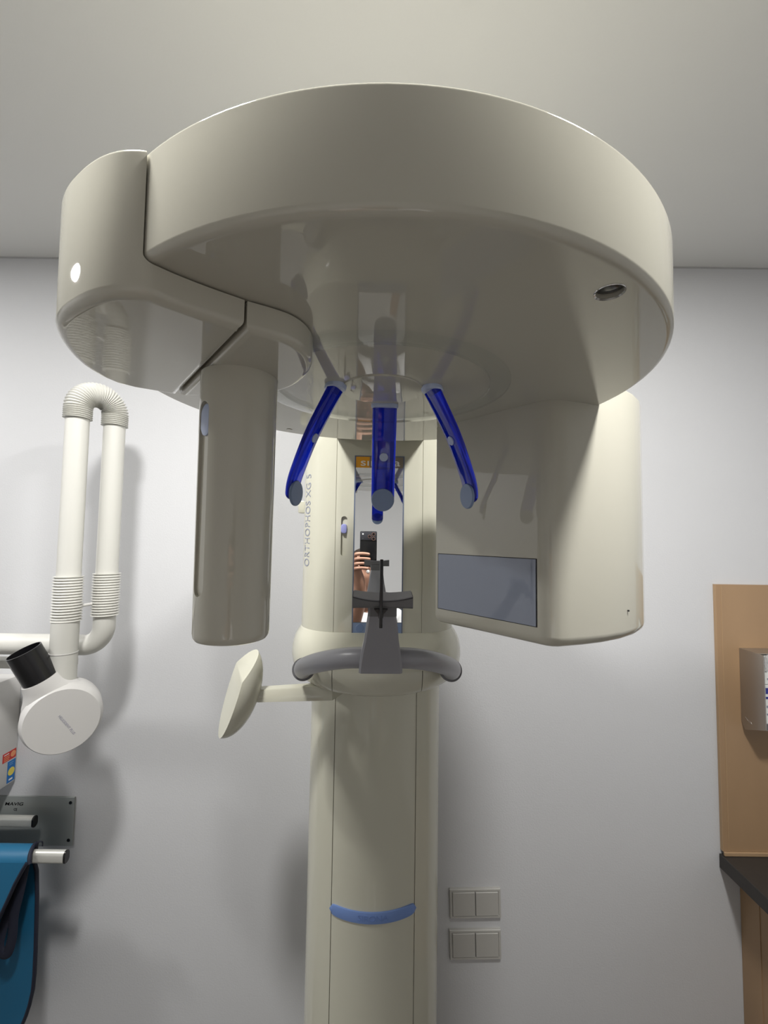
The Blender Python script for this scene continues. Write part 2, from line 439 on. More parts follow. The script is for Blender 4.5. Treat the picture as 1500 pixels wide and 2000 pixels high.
# slider slot
SX = XC-.0775
cb = bmesh.new(); st = capsule(SX, 1.830, .088, .0066, 10)
rings(cb, [[(p[0], y, p[1]) for p in st] for y in (UY-.02, UY+.0055)])
boolean(upb, cb)
kb = bmesh.new(); rs = []
for y, s in ((UY+.0053, .95), (UY-.001, 1), (UY-.0035, .85), (UY-.0042, .4)):
    rs.append([(SX+.0068*s*math.copysign(abs(math.cos(a))**.6, math.cos(a)), y, 1.846+.0105*s*math.copysign(abs(math.sin(a))**.6, math.sin(a))) for a in [2*PI*k/24 for k in range(24)]])
kn = lab(obj('height_slider', rings(kb, rs), M_lilac, upb), 'lilac slider knob in a vertical slot')
# mirror, its frame, sign and buttons
MX, MZ0, MZ1 = .0040, 1.617, 2.010
fr = bmesh.new(); y0 = UY-.0016
hw = .0555
box(fr, MX-hw, MX-hw+.0026, y0, UY+.001, MZ0, MZ1); box(fr, MX+hw-.0026, MX+hw, y0, UY+.001, MZ0, MZ1)
box(fr, MX-hw+.0026, MX+hw-.0026, y0, UY+.001, MZ1-.0022, MZ1); box(fr, MX-hw+.0026, MX+hw-.0026, y0, UY+.001, MZ0, MZ0+.0015)
frm = obj('mirror_frame', fr, M_frame, mach, smooth=False)
lab(obj('mirror', B(MX-hw+.0026, MX+hw-.0026, UY-.0009, UY+.0005, 1.6425, 1.983), M_mirror, frm, smooth=False), 'tall narrow positioning mirror')
obj('sign_orange_panel', B(MX-hw+.0026, MX-.022, UY-.0010, UY+.0005, 1.983, MZ1-.0022), M_orange, frm, smooth=False)
obj('sign_taupe_panel', B(MX-.022, MX+hw-.0026, UY-.0010, UY+.0005, 1.983, MZ1-.0022), M_brown, frm, smooth=False)
text_obj('sign_lettering', 'sırona', .0235, M_lett, frm, .0003, lambda x, y, z: Vector((MX+.0015+x, UY-.0014-z, 1.9945+y)), width=.088, bold=.0001)
bp = lab(obj('button_panel', B(MX-hw+.0026, MX+hw-.0026, UY-.0012, UY+.0005, MZ0+.0015, 1.6415), mat('button_panel_blue', (.22, .31, .50), .3), frm, smooth=False), 'pale blue touch panel under the mirror')
for sx in (-1, 1):
    obj('button', lathe([(.0002, 0), (.0078, 0), (.0085, .0006)], n=32, mtx=frame_mtx((MX+sx*.038, UY-.0019, 1.630), (1, 0, 0), (0, 0, 1), (0, 1, 0)), cap0=True, cap1=False), mat('button_blue', (.17, .26, .46), .35), frm)
obj('mirror_divider', B(MX-hw+.0026, MX+hw-.0026, UY-.0014, UY+.0005, 1.6415, 1.6428), M_greyd, frm, smooth=False)
# vertical product lettering around the left corner
def oncorner(x, y, z):
    X = -.1585+XC-.005 - y; yy = upy(X); dx = abs(X-XC)-(UH-UR)
    nn = Vector((-max(0, dx)/UR, -math.sqrt(max(0, 1-(max(0, dx)/UR)**2)), 0))
    return Vector((X, yy, 1.866+x))+nn*(.0004+z)
text_obj('column_lettering', 'ORTHOPHOS XG 5', .0200, M_textg, upb, .0001, oncorner, width=.212, spacing=1.05)
obj('side_clip', B(-.197, -.172, .56, .60, 1.886, 1.917, bev=.003), M_col, upb)

# --- collar
def ring_mix(t, z, s=1.0):
    n = 120; out = []
    for i in range(n):
        a = 2*PI*i/n-PI/2
        # body outline radius along this angle (rounded rectangle), ray from its centre
        cx, cy = XC, .585
        dxy = Vector((math.cos(a), math.sin(a)))
        lo, hi = 0, .5
        for _ in range(22):
            mid = (lo+hi)/2; p = Vector((cx, cy))+dxy*mid
            qx = abs(p.x-XC)-(UH-UR); qy = abs(p.y-(UY+.74)/2)-((.74-UY)/2-UR)
            dd = math.hypot(max(qx, 0), max(qy, 0))-UR if max(qx, qy) > 0 else -1
            if dd > 0: hi = mid
            else: lo = mid
        A, Bf = .208, .245 if dxy.y < 0 else .17
        re = 1/math.sqrt((dxy.x/A)**2+(dxy.y/Bf)**2)*s
        r = lo*(1-t)+re*t
        p = Vector((cx, cy))+dxy*r
        out.append((p.x, p.y, z))
    return out
cs = [(0, 1.620, 1), (.03, 1.6195, 1), (.10, 1.6165, 1), (.35, 1.609, 1), (.62, 1.598, 1), (.82, 1.585, 1), (.95, 1.570, 1), (1, 1.553, 1), (1, 1.535, .985), (1, 1.520, .955), (1, 1.513, .930), (1, 1.510, .910)]
col = obj('column_collar', rings(bmesh.new(), [ring_mix(t, z, s) for t, z, s in cs]), M_col, mach)
for sx in (-1, 1):
    boolean(col, B(XC+sx*.0915-.0007, XC+sx*.0915+.0007, .30, .385, 1.50, 1.560))
# --- handle bar, chin bracket, chin rest
bar_pts = [(XC-.150, .400, 1.554), (XC-.147, .350, 1.566), (XC-.132, .275, 1.594), (XC-.097, .192, 1.626), (XC-.050, .135, 1.649), (XC, .115, 1.655), (XC+.050, .135, 1.649), (XC+.097, .192, 1.626), (XC+.132, .275, 1.594), (XC+.147, .350, 1.566), (XC+.150, .400, 1.554)]
hb = obj('handle_bar', tube(spline(bar_pts, 8), lambda t: .0150+.0040*abs(2*t-1)**2, 24), M_grey, mach)
for sx in (-1, 1):
    pth = [(XC+sx*.1485, .372, 1.5600), (XC+sx*.1478, .358, 1.5640)]
    obj('socket_ring', tube(pth, .0222, 32), M_greyd, hb)
def quadplate(rows, name, m, parent):
    """rows: (cx, y, z, half width, thickness)"""
    rs = []
    for cx, y, z, h, t in rows:
        b = min(t/2, .003)
        rs.append([(cx-h, y+b, z), (cx-h+b, y, z), (cx+h-b, y, z), (cx+h, y+b, z), (cx+h, y+t-b, z), (cx+h-b, y+t, z), (cx-h+b, y+t, z), (cx-h, y+t-b, z)])
    return obj(name, rings(bmesh.new(), rs), m, parent)
br = quadplate([(XC, .0925, 1.6395, .0305, .042), (XC, .0915, 1.644, .0305, .044), (XC, .089, 1.653, .0296, .046), (XC, .083, 1.668, .0275, .040), (XC, .070, 1.690, .0235, .026), (XC, .056, 1.715, .0205, .018), (XC-.0002, .052, 1.7265, .0188, .016)], 'chin_bracket', M_grey, mach)
quadplate([(XC, .046, 1.7265, .0188, .020), (XC, .046, 1.7425, .0188, .020)], 'clamp_block', M_greyd, br)
obj('clamp_screw', lathe([(.0002, 0), (.0022, 0), (.0024, .001)], n=16, mtx=frame_mtx((XC+.0005, .0905, 1.655), (1, 0, 0), (0, 0, 1), (0, 1, 0))), M_greyd, br)
cb = bmesh.new(); rs = []
for i in range(25):
    s = -1+2*i/24; x = XC+s*.0385
    yb = .060-.002*s*s; yf = .036-.003*s*s
    zt = 1.7560-.0030*(1-s*s)*1.0; zf = 1.7545-.0058*(1-s*s); zb = 1.7390
    e = .0022
    rs.append([(x, yf, zb+e), (x, yf, zf-e), (x, yf+e, zf), (x, yb-e, zt+.002), (x, yb, zt), (x, yb, zb+e), (x, yb-e, zb), (x, yf+e, zb)])
lab(obj('chin_rest', rings(cb, rs), M_greyd, mach), 'dark grey curved chin rest')
obj('chin_cushion', rings(bmesh.new(), [[(XC+s*.0375, yy, zz) for yy, zz in ((.0355-.003*s*s, 1.7548-.0058*(1-s*s)), (.0585, 1.7590-.0030*(1-s*s)), (.0585, 1.7570-.0030*(1-s*s)), (.0365-.003*s*s, 1.7535-.0058*(1-s*s)))] for s in [-1+2*i/24 for i in range(25)]]), M_grey, mach)
bite = lab(obj('bite_rod', B(XC-.0045, XC-.0001, .0225, .0265, 1.7165, 1.8015, bev=.001), M_black, mach), 'thin black bite rod standing in the chin rest')
obj('rod_clip', rings(bmesh.new(), [[(XC-.0023-w_, y, z) for y in (.0265, .036)]+[(XC-.0023+w_, y, z) for y in (.036, .0265)] for w_, z in ((.0028, 1.728), (.0036, 1.7335), (.0085, 1.7390))]), M_black, bite)

# --- temple and forehead supports
def blade(pts, wdir, w, t0, t1, name, labl):
    P = spline(pts, 10); N = len(P); rs = []; wd0 = Vector(wdir).normalized(); fr_ = []
    for i, p in enumerate(P):
        t = (P[min(N-1, i+1)]-P[max(0, i-1)]).normalized()
        wd = (wd0-t*wd0.dot(t)).normalized(); th = t.cross(wd).normalized()
        u = i/(N-1); s = 1.0
        if u > .90: s = math.sqrt(max(.02, 1-((u-.90)/.10)**2))
        hw_ = w/2*s; tt = (t0+(t1-t0)*u)/2*max(.45, s)
        rs.append([p+wd*hw_*math.copysign(abs(math.cos(a))**.55, math.cos(a))+th*tt*math.copysign(abs(math.sin(a))**.55, math.sin(a)) for a in [2*PI*k/24 for k in range(24)]])
        fr_.append((p, t, wd, th))
    o = lab(obj(name, rings(bmesh.new(), rs), M_blue, mach, ang=50), labl)
    return o, fr_
def disc_on(fr_, u, side, r, t0, m, name, parent, off, thick=.0016, ext=0):
    p, t, wd, th = fr_[int(u*(len(fr_)-1))]
    nrm = th*side; c = p+nrm*(t0/2+off)
    ax = wd; ay = nrm.cross(ax)
    mt = frame_mtx(c, ax, ay, nrm)
    return obj(name, lathe([(r*.9, -.001), (r, 0), (r, thick*.6), (r*.95, thick), (.0002, thick)], n=40, mtx=mt, cap1=False), m, parent)
def sleeve(x, y, ax, name, rx=.0155, ry=.0115, tilt=(0, 0)):
    rs = []
    for z, s in ((ZU+.001, 1.0), (ZU-.004, 1.0), (ZU-.0055, .93), (ZU-.0058, .7)):
        rs.append([(x+tilt[0]*(ZU-z)+rx*s*math.cos(a), y+ry*s*math.sin(a), z) for a in [2*PI*k/32 for k in range(32)]])
    return obj(name, rings(bmesh.new(), rs), M_sleeve, hous)
for s in (-1, 1):
    nm = 'left' if s < 0 else 'right'
    pts = [(s*.0560, -.012, ZU-.001), (s*.066, -.010, 1.990), (s*.085, -.004, 1.953), (s*.100, .003, 1.917), (s*.108, .007, 1.893), (s*.110, .008, 1.873)]
    b_, f_ = blade([(x+XC*.3, y, z) for x, y, z in pts], (-.30*s, 1, 0), .028, .012, .0070, 'temple_support', 'curved translucent blue temple support, %s of the three' % ('leftmost' if s < 0 else 'rightmost'))
    inward = 1 if f_[20][3].dot(Vector((-s, 0, 0))) > 0 else -1
    disc_on(f_, .90, inward, .0155, .007, M_pad, 'temple_pad', b_, .0004, .003)
    disc_on(f_, .42, inward, .0058, .0098, M_sleeve, 'rivet', b_, .0003, .0012)
    sleeve(s*.0570+XC*.3, -.012, None, 'sleeve', .013, .0155, tilt=(s*.3, 0))
pts = [(.0045, .060, ZU-.001), (.0045, .068, 1.985), (.0045, .080, 1.950), (.0045, .094, 1.915), (.0045, .103, 1.893), (.0045, .106, 1.877)]
b_, f_ = blade(pts, (1, 0, 0), .0335, .011, .008, 'forehead_support', 'curved translucent blue forehead support in front of the mirror')
fwd = 1 if f_[20][3].y < 0 else -1
disc_on(f_, .90, fwd, .0165, .008, M_pad, 'forehead_pad', b_, .0006, .003)
disc_on(f_, .44, fwd, .0060, .0096, M_sleeve, 'rivet', b_, .0003, .0012)
sleeve(.0045, .060, None, 'sleeve', .0185, .0085)

# --- small arm with paddle at the left of the column
arm = bmesh.new()
rings(arm, [[Vector(p)+Vector((0, dy, dz)) for dy, dz in ((-h, -h2), (h, -h2), (h*1.0, h2*.8), (h*.85, h2), (-h*.85, h2), (-h, h2*.8))] for p, h, h2 in (((-.262, .405, 1.4975), .010, .0100), ((-.240, .410, 1.4965), .012, .0125), ((-.09, .440, 1.4935), .014, .0155), ((-.05, .52, 1.4935), .014, .0155))])
pa = obj('side_arm', arm, M_col, mach)
pd = bmesh.new(); bmesh.ops.create_uvsphere(pd, u_segments=40, v_segments=28, radius=1)
ctr = Vector((-.2880, .398, 1.507))
lx = Vector((.86, .44, -.24)).normalized(); lz = Vector((.38, 0, .93)); lz = (lz-lx*lz.dot(lx)).normalized(); ly = lz.cross(lx)
mt = frame_mtx(ctr, lx, ly, lz) @ Matrix.Diagonal((.050, .050, .098, 1))
bmesh.ops.transform(pd, matrix=mt, verts=pd.verts)
def cutpl(bm, co_, no):
    r_ = bmesh.ops.bisect_plane(bm, geom=bm.verts[:]+bm.edges[:]+bm.faces[:], plane_co=co_, plane_no=no, clear_outer=True)
    e = [x for x in r_['geom_cut'] if isinstance(x, bmesh.types.BMEdge)]
    bmesh.ops.contextual_create(bm, geom=e)
cutpl(pd, ctr-lx*.004, -lx)
cutpl(pd, ctr+lz*.040-lx*.004, (-lx+lz*.50).normalized())
obj('paddle', pd, M_col, pa, ang=28)
obj('knuckle', tube([Vector((-.282, .400, 1.495)), Vector((-.270, .403, 1.496)), Vector((-.256, .406, 1.4972))], lambda t: .012-.004*t, 16), M_col, pa)

# ================================================================== intraoral x-ray unit at the left
xu = thing('intraoral_xray_unit', 'white wall-mounted dental x-ray unit with folded double arm and drum head at the left', 'x-ray machine', (-1.05, WALL, 1.41))
def W(bm, name, m, parent, **k):
    """mesh given in world space, parented to the unit"""
    o = obj(name, bm, m, parent, **k)
    return o
xu.location = (0, 0, 0)
def corr(path, r, amp, nr, n=28):
    P = path; N = len(P); 
    return tube(P, lambda t: r+amp*(.5+.5*math.cos(2*PI*nr*t)), n)
lp = Vector((-.766, 1.05, 0)); rp = Vector((-.718, 1.12, 0)); PR = .0255
la = W(tube([(lp.x, lp.y, 1.60), (lp.x, lp.y, 2.13)], PR, 32), 'front_arm_tube', M_tube, xu)
ra = W(tube([(rp.x, rp.y, 1.62), (rp.x, rp.y, 2.14)], PR, 32), 'rear_arm_tube', M_tube, xu)
mid = (lp+rp)/2; hv = (rp-lp)/2; RB = hv.length
n_ = 40*8
pth = []
for k in range(50): pth.append(lp+Vector((0, 0, 2.112+.028*k/50)))
NA = 240
for k in range(NA+1):
    a = PI*k/NA; pth.append(mid-hv*math.cos(a)+Vector((0, 0, 2.140+RB*math.sin(a))))
for k in range(1, 51): pth.append(rp+Vector((0, 0, 2.140-.028*k/50)))
W(tube(pth, lambda t: .0292+.0022*math.cos(2*PI*38*t), 32), 'corrugated_bend', M_tube, xu)
for p, nm, z0, z1 in ((lp, 'corrugated_sleeve', 1.616, 1.722), (rp, 'corrugated_sleeve', 1.618, 1.724)):
    NN = 16; pth = [p+Vector((0, 0, z0+(z1-z0)*k/(NN*8))) for k in range(NN*8+1)]
    W(tube(pth, lambda t: .0300+.0020*math.cos(2*PI*NN*t), 40), nm, M_tube, xu)
W(tube([lp+Vector((.02, .006, 1.649)), rp+Vector((-.015, -.006, 1.649))], .0040, 12), 'coupling_pin', M_white, xu)
el = [rp+Vector((0, 0, 1.625)), rp+Vector((0, 0, 1.590))]
for k in range(1, 15):
    a = PI/2*k/14; el.append(rp+Vector((-.050*(1-math.cos(a)), 0, 1.590-.050*math.sin(a))))
el.append(rp+Vector((-.078, 0, 1.540)))
W(tube(el, .0255, 32), 'arm_elbow', M_tube, xu)
W(tube([rp+Vector((-.076, 0, 1.540)), rp+Vector((-.085, 0, 1.540)), rp+Vector((-.9, 0, 1.540))], .0262, 32), 'reach_arm', M_tube, xu)
W(B(-1.65, -.82, 1.14, 1.18, 1.470, 1.492, bev=.004), 'support_rail', M_tube, xu)
W(B(-1.65, -1.55, 1.08, WALL, 1.45, 1.60, bev=.02), 'wall_bracket', M_white, xu)
W(tube([(lp.x, lp.y-.002, 1.625), (lp.x, lp.y-.002, 1.47)], .0288, 32), 'head_neck', M_tube, xu)
W(tube([(lp.x, lp.y-.002, 1.5420), (lp.x, lp.y-.002, 1.5400)], .0298, 32), 'neck_seam', M_white, xu)
# drum head
hc = Vector((-.758, 1.045, 1.396)); ax = Vector((.60, -.80, -.04)).normalized()
uu = Vector((0, 0, 1)).cross(ax).normalized(); vv = ax.cross(uu)           # uu: sideways, vv: up
hm = frame_mtx(hc, uu, vv, ax)
hr = .080
prof = [(.0003, -.052), (.055, -.052), (.070, -.046), (.078, -.034), (hr, -.020), (hr, .022), (.0785, .0245), (.0745, .0395), (.0725, .042), (.0003, .042)]
hd = W(lathe(prof, n=72, mtx=hm), 'drum_head', M_white, xu)
lft = -uu if uu.x > 0 else uu
cdir = (lft*.44+vv*.90).normalized()
sid = cdir.cross(ax).normalized(); rs = []
for d_, ra_, rb_ in ((.020, .0385, .066), (.045, .0390, .064), (.060, .0392, .057), (.072, .0392, .049), (.085, .0388, .0425), (.098, .0380, .0390), (.104, .0372, .0376)):
    rs.append([hc+cdir*d_-ax*.001+ax*ra_*math.cos(a)+sid*rb_*math.sin(a) for a in [2*PI*k/48 for k in range(48)]])
W(rings(bmesh.new(), rs), 'cone_collar', M_white, xu)
c2 = bmesh.new()
perp = ax; sid = cdir.cross(ax).normalized()
rs = []
for d_, r_ in ((.100, .0345), (.180, .0345), (.1803, .0322), (.120, .0322)):
    rs.append([hc+cdir*d_+ax*r_*math.cos(a)+sid*r_*math.sin(a) for a in [2*PI*k/40 for k in range(40)]])
lab(W(rings(c2, rs), 'aiming_cone', M_black, xu), 'black open aiming cone of the drum head')
def onface2(x, y, z):
    a = math.radians(-58) 
    X, Y = x*math.cos(a)-y*math.sin(a), x*math.sin(a)+y*math.cos(a)
    return hc+ax*(.0422+z)+(-lft)*(X+.008)+vv*(Y-.010)
text_obj('head_lettering', 'HELIODENT PLUS', .0078, M_logo, hd, .0002, onface2, width=.058)
# wall box with stickers
wb = W(B(-1.42, -1.068, 1.12, WALL, 1.10, 1.408, bev=.008), 'control_box', M_white, xu)
# lower edge slopes towards the wall: the box is chamfered below
def side(y0, y1, z0, z1, xo, xoo): return B(-1.068-.0002, -1.068+xoo, y0, y1, z0, z1)
def sidep(pts, m, name, parent, th=.0006):
    return obj(name, rings(bmesh.new(), [[(-1.068+o, y, z) for y, z in pts] for o in (0, th)]), m, parent, smooth=False)
stk = sidep([(1.248, 1.172), (1.292, 1.172), (1.292, 1.197), (1.248, 1.197)], M_red, 'warning_sticker', wb); lab(stk, 'red warning sticker with pale print')
def side_txt(yc, zc, off=.0009):
    return lambda x, y, z: Vector((-1.068+off+z, yc+x, zc+y))
obj('sticker_disc', lathe([(.0085, 0), (.0002, 0)], n=28, mtx=frame_mtx((-1.0672, 1.282, 1.1855), (0, 1, 0), (0, 0, 1), (1, 0, 0)), cap0=False), M_sor, stk, smooth=False)
for k, (wd_, zz) in enumerate(((.016, 1.192), (.018, 1.186), (.018, 1.181), (.017, 1.176))):
    obj('print_line', B(-1.0674, -1.0671, 1.252, 1.252+wd_, zz-.0012, zz+.0008), M_swhite if k == 0 else M_sor, stk, smooth=False)
stk = sidep([(1.266, 1.108), (1.292, 1.108), (1.292, 1.168), (1.266, 1.168)], M_sblue, 'notice_sticker', wb); lab(stk, 'blue notice sticker with a yellow disc')
obj('sticker_disc', lathe([(.0112, 0), (.0002, 0)], n=28, mtx=frame_mtx((-1.0672, 1.279, 1.137), (0, 1, 0), (0, 0, 1), (1, 0, 0)), cap0=False), M_syel, stk, smooth=False)
for wd_, zz in ((.014, 1.162), (.012, 1.157)):
    obj('print_line', B(-1.0674, -1.0671, 1.271, 1.271+wd_, zz-.0008, zz+.0008), mat('pale_blue_print', (.15, .35, .6), .5), stk, smooth=False)
obj('print_line', B(-1.0674, -1.0671, 1.272, 1.284, 1.1135, 1.118), M_swhite, stk, smooth=False)

# ================================================================== apron rack and apron
rack = thing('apron_rack', 'grey wall plate with two aluminium apron rails, below the control box', 'rack', (0, 0, 0))
pl = obj('wall_plate', B(-1.50, -.891, WALL-.004, WALL, .920, 1.057, bev=.0008, seg=1), M_plate, rack, smooth=False)
for z in (1.041, .936):
    sc = lathe([(.0002, -.0012), (.0042, -.0012), (.0048, 0)], n=20, mtx=frame_mtx((-.9025, WALL-.0042, z), (1, 0, 0), (0, 0, -1), (0, 1, 0)), cap1=False)
    obj('screw', sc, M_black, pl)
text_obj('plate_lettering', 'MAVIG', .0150, M_black, pl, .0002, lambda x, y, z: Vector((-1.0665+x+y*.25, WALL-.0043-z, 1.0350+y*.8)), width=.052, bold=.0002)
text_obj('plate_mark', 'CE', .0098, M_black, pl, .0002, lambda x, y, z: Vector((-1.0620+x, WALL-.0043-z, 1.0195+y)), width=.010)
def rail(x1, yc, zc, name, x0=-1.6, hy=.0095, hz=.0155):
    st = capsule(0, 0, 2*hz, hy, 10)
    bm = rings(bmesh.new(), [[(x, yc+p[0], zc+p[1]) for p in st] for x in (x0, x1)])
    r = obj(name, bm, M_rail, rack)
    bm = rings(bmesh.new(), [[(x, yc+p[0]*s, zc+p[1]*s) for p in st] for x, s in ((x1-.001, .99), (x1+.0035, .99), (x1+.0045, .9))])
    lab(obj('end_cap', bm, M_black, r), 'black end cap')
    return r
rail(-.9705, 1.250, 1.0170, 'hanger_rail')
rail(-.7960, 1.135, 1.0070, 'hanger_rail')
for y1, z in ((1.250, 1.0170), (1.135, 1.0070)):
    obj('rail_bracket', B(-1.58, -1.54, y1, WALL, z-.012, z+.012, bev=.002), M_rail, rack)

ap = thing('x_ray_apron', 'teal blue protective apron with navy binding draped over the lower rail', 'apron', (-1.1, 1.135, .6))
ap.location = (0, 0, 0)
def sheet(outline, fn, th, name, m, parent, n=14):
    """thick cloth sheet between left x and right edge x(z): outline = rows of (z, x0, x1)"""
    fr2, bk = [], []
    bm = bmesh.new(); F_, Bk = [], []
    for z, x0, x1 in outline:
        rowf, rowb = [], []
        for i in range(n+1):
            x = x0+(x1-x0)*i/n; y = fn(x, z)
            rowf.append(bm.verts.new((x, y, z))); rowb.append(bm.verts.new((x, y+th, z)))
        F_.append(rowf); Bk.append(rowb)
    R_ = len(F_)
    for a in range(R_-1):
        for i in range(n):
            bm.faces.new((F_[a][i], F_[a][i+1], F_[a+1][i+1], F_[a+1][i]))
            bm.faces.new((Bk[a][i], Bk[a+1][i], Bk[a+1][i+1], Bk[a][i+1]))
        bm.faces.new((F_[a][0], F_[a+1][0], Bk[a+1][0], Bk[a][0])); bm.faces.new((F_[a][n], Bk[a][n], Bk[a+1][n], F_[a+1][n]))
    for i in range(n):
        bm.faces.new((F_[0][i], Bk[0][i], Bk[0][i+1], F_[0][i+1])); bm.faces.new((F_[-1][i], F_[-1][i+1], Bk[-1][i+1], Bk[-1][i]))
    return obj(name, bm, m, parent, ang=60)
# front flap: from the rail down, its right edge slanting to the left
def fy(x, z): return 1.1085-.006*math.sin((x+1.2)*22)*min(1, max(0, (1.01-z)*4))-max(0, 1.01-z)*.02
fedge = [(1.010, -.872), (.9923, -.882), (.9619, -.897), (.9135, -.9166), (.8833, -.9297), (.8114, -.9626), (.7399, -.9952), (.68, -1.03), (.62, -1.09), (.57, -1.18)]
ff = sheet([(z, -1.45, x) for z, x in fedge], fy, .0035, 'front_flap', M_apron, ap)
obj('binding', tube([(x, fy(x, z)+.001, z) for z, x in fedge], .0058, 10, flat=.7), M_trim, ff)
# fold over the rail
rs = []
def arcp(x0, k, ry, zc, rz_): 
    a = PI*k/12; return (x0 if x0 < -.9 else x0-.030*k/12, 1.137-ry*math.cos(a), zc+rz_*math.sin(a))
for x in (-1.45, -1.2, -1.0, -.91, -.866):
    rs.append([arcp(x, k, .0285, 1.006, .0235) for k in range(13)]+[arcp(x, k, .0245, 1.005, .0215) for k in range(12, -1, -1)])
fo = obj('fold', rings(bmesh.new(), rs), M_apron, ap)
obj('binding', tube([arcp(-.8655, k, .0270, 1.0065, .0230) for k in range(13)], .0046, 10), M_trim, fo)
obj('hanging_loop', tube(spline([(-.878, 1.140, 1.025), (-.872, 1.142, 1.036), (-.864, 1.144, 1.036), (-.864, 1.146, 1.024)], 6), .0016, 8), M_trim, fo)
def by(x, z): return 1.1655+.004*math.sin((x+1.1)*18)*min(1, max(0, (1.01-z)*3))
bedge = [(1.008, -.896), (.9666, -.8965), (.9475, -.8903), (.884, -.885), (.8208, -.8825), (.7581, -.8799), (.6957, -.8787), (.6585, -.8804), (.6213, -.8873), (.595, -.895), (.5718, -.9038), (.5347, -.9342), (.4974, -.9839), (.48, -1.06)]
bf = sheet([(z, -1.45, x) for z, x in bedge], by, .0035, 'back_flap', M_apron, ap)
obj('binding', tube([(x, by(x, z)+.001, z) for z, x in bedge], .0052, 10, flat=.8), M_trim, bf)
stp = spline([(-.893, 1.130, .990), (-.9012, 1.130, .9325), (-.9127, 1.130, .8711), (-.9143, 1.130, .8163), (-.9234, 1.130, .7798), (-.936, 1.130, .7772), (-.9463, 1.132, .7977), (-.9415, 1.136, .8402), (-.931, 1.140, .877), (-.92, 1.142, .93)], 8)
obj('strap', tube(stp, .0120, 10, flat=.35, ref=Vector((0, 1, 0))), M_trim, ap)

# ================================================================== light switches right of the column
def switch(cx, cz, labl):
    t = thing('light_switch', labl, 'light switch', (cx, WALL, cz), group='double light switches right of the column')
    t.rotation_euler = (0, math.radians(-1.7), 0)
    W2, H2 = .0735, .0400
    fb = bmesh.new()
    q = [(-W2, -H2), (W2, -H2), (W2, H2), (-W2, H2)]
    def rr(s, y, e=0): return [(x*(1-s/W2), y, z*(1-s/H2)) for x, z in q]
    rings(fb, [rr(0, 0), rr(0, -.0065), rr(.0012, -.0085), rr(.0062, -.0085), rr(.0068, -.0068)], cap0=True, cap1=True)
    obj('frame', fb, M_switch, t, smooth=False)
    obj('gap_liner', B(-.0655, .0655, -.0072, -.0064, -.0325, .0325), M_greyd, t, smooth=False)
    for s in (-1, 1):
        rb_ = bmesh.new(); xx = s*.0331
        h, k = .0321, .0327
        rings(rb_, [[(xx-h+e, y+dy, -k+e), (xx+h-e, y+dy, -k+e), (xx+h-e, y, k-e), (xx-h+e, y, k-e)] for e, y, dy in ((0, -.006, 0), (0, -.0098, .001), (.0010, -.0108, .001))])
        obj('rocker', rb_, M_switch, t, smooth=False)
    return t
switch(.2795, .7800, 'upper of two cream double light switches right of the column')
switch(.2800, .6680, 'lower of two cream double light switches right of the column')

# ================================================================== worktop corner at the right
wp = obj('wooden_splashback', B(.996, XR-.002, WALL-.010, WALL-.001, .936, 1.702), M_wood, smooth=False)
tag(wp, 'upright beech wall panel behind the dark worktop', 'wall panel')
obj('edge_strip', B(.9945, .996, WALL-.0102, WALL-.001, .936, 1.7022), M_woode, wp, smooth=False)
obj('bottom_strip', B(.996, XR-.002, WALL-.016, WALL-.010, .926, .936, bev=.001), M_woode, wp, smooth=False)
obj('edge_moulding', B(1.0105, 1.0125, WALL-.0108, WALL-.0098, .937, 1.700), M_woode, wp, smooth=False)
wt = obj('worktop', B(.990, XR-.002, .68, WALL-.001, .885, .925, bev=.0015, seg=1), M_worktop, smooth=False)
tag(wt, 'dark anthracite worktop against the beech panel', 'worktop')
wp.location.z = 0
cab = thing('base_cabinet', 'beech base cabinet under the dark worktop', 'cabinet', (0, 0, 0))
obj('side_panel', B(1.050, 1.068, .72, WALL-.001, .0, .885, bev=.0006, seg=1), M_wood, cab, smooth=False)
obj('carcass', B(1.068, XR-.002, .76, WALL-.001, .10, .885), M_wood, cab, smooth=False)
obj('wall_filler', B(1.048, 1.050, 1.236, WALL-.001, .0, .885), M_wood, cab, smooth=False)
for x0, x1 in ((1.07, 1.40), (1.404, XR-.004)):
    d = obj('cabinet_door', B(x0, x1, .74, .759, .11, .88, bev=.001), M_wood, cab, smooth=False)
    obj('door_pull', tube([(x1-.04, .74, .70), (x1-.04, .715, .70), (x1-.04, .715, .82), (x1-.04, .74, .82)], .005, 12), M_steel, d)
# glove dispenser
gd = thing('glove_dispenser', 'open steel glove box dispenser mounted on the beech panel', 'dispenser', (0, 0, 0))
gx0, gx1, gy0, gy1, gz0, gz1 = 1.060, 1.316, 1.209, WALL-.0105, 1.312, 1.516
T = .0016
sd = bmesh.new()
prof2 = [(gy1, gz0-.007), (gy1-.012, gz0-.027), (gy0, gz0), (gy0, gz1), (gy1, gz1)]
rings(sd, [[(x, y, z) for y, z in prof2] for x in (gx0, gx0+T)])
sp_ = lab(obj('side_panel', sd, M_steel, gd, smooth=False), 'left steel side of the dispenser')
mk = spline([(gx0-.0002, gy1-.014, gz0+.010), (gx0-.0002, gy1-.020, gz0+.006), (gx0-.0002, gy1-.028, gz0+.000), (gx0-.0002, gy1-.036, gz0-.002), (gx0-.0002, gy1-.030, gz0+.004), (gx0-.0002, gy1-.018, gz0+.002)], 5)
obj('embossed_mark', tube(mk, .0006, 8), M_steel, sp_)
sd = bmesh.new(); rings(sd, [[(x, y, z) for y, z in prof2] for x in (gx1-T, gx1)]); obj('side_panel', sd, M_steel, gd, smooth=False)
obj('back_panel', B(gx0+T, gx1-T, gy1-T, gy1, gz0+.01, gz1), M_steel, gd, smooth=False)
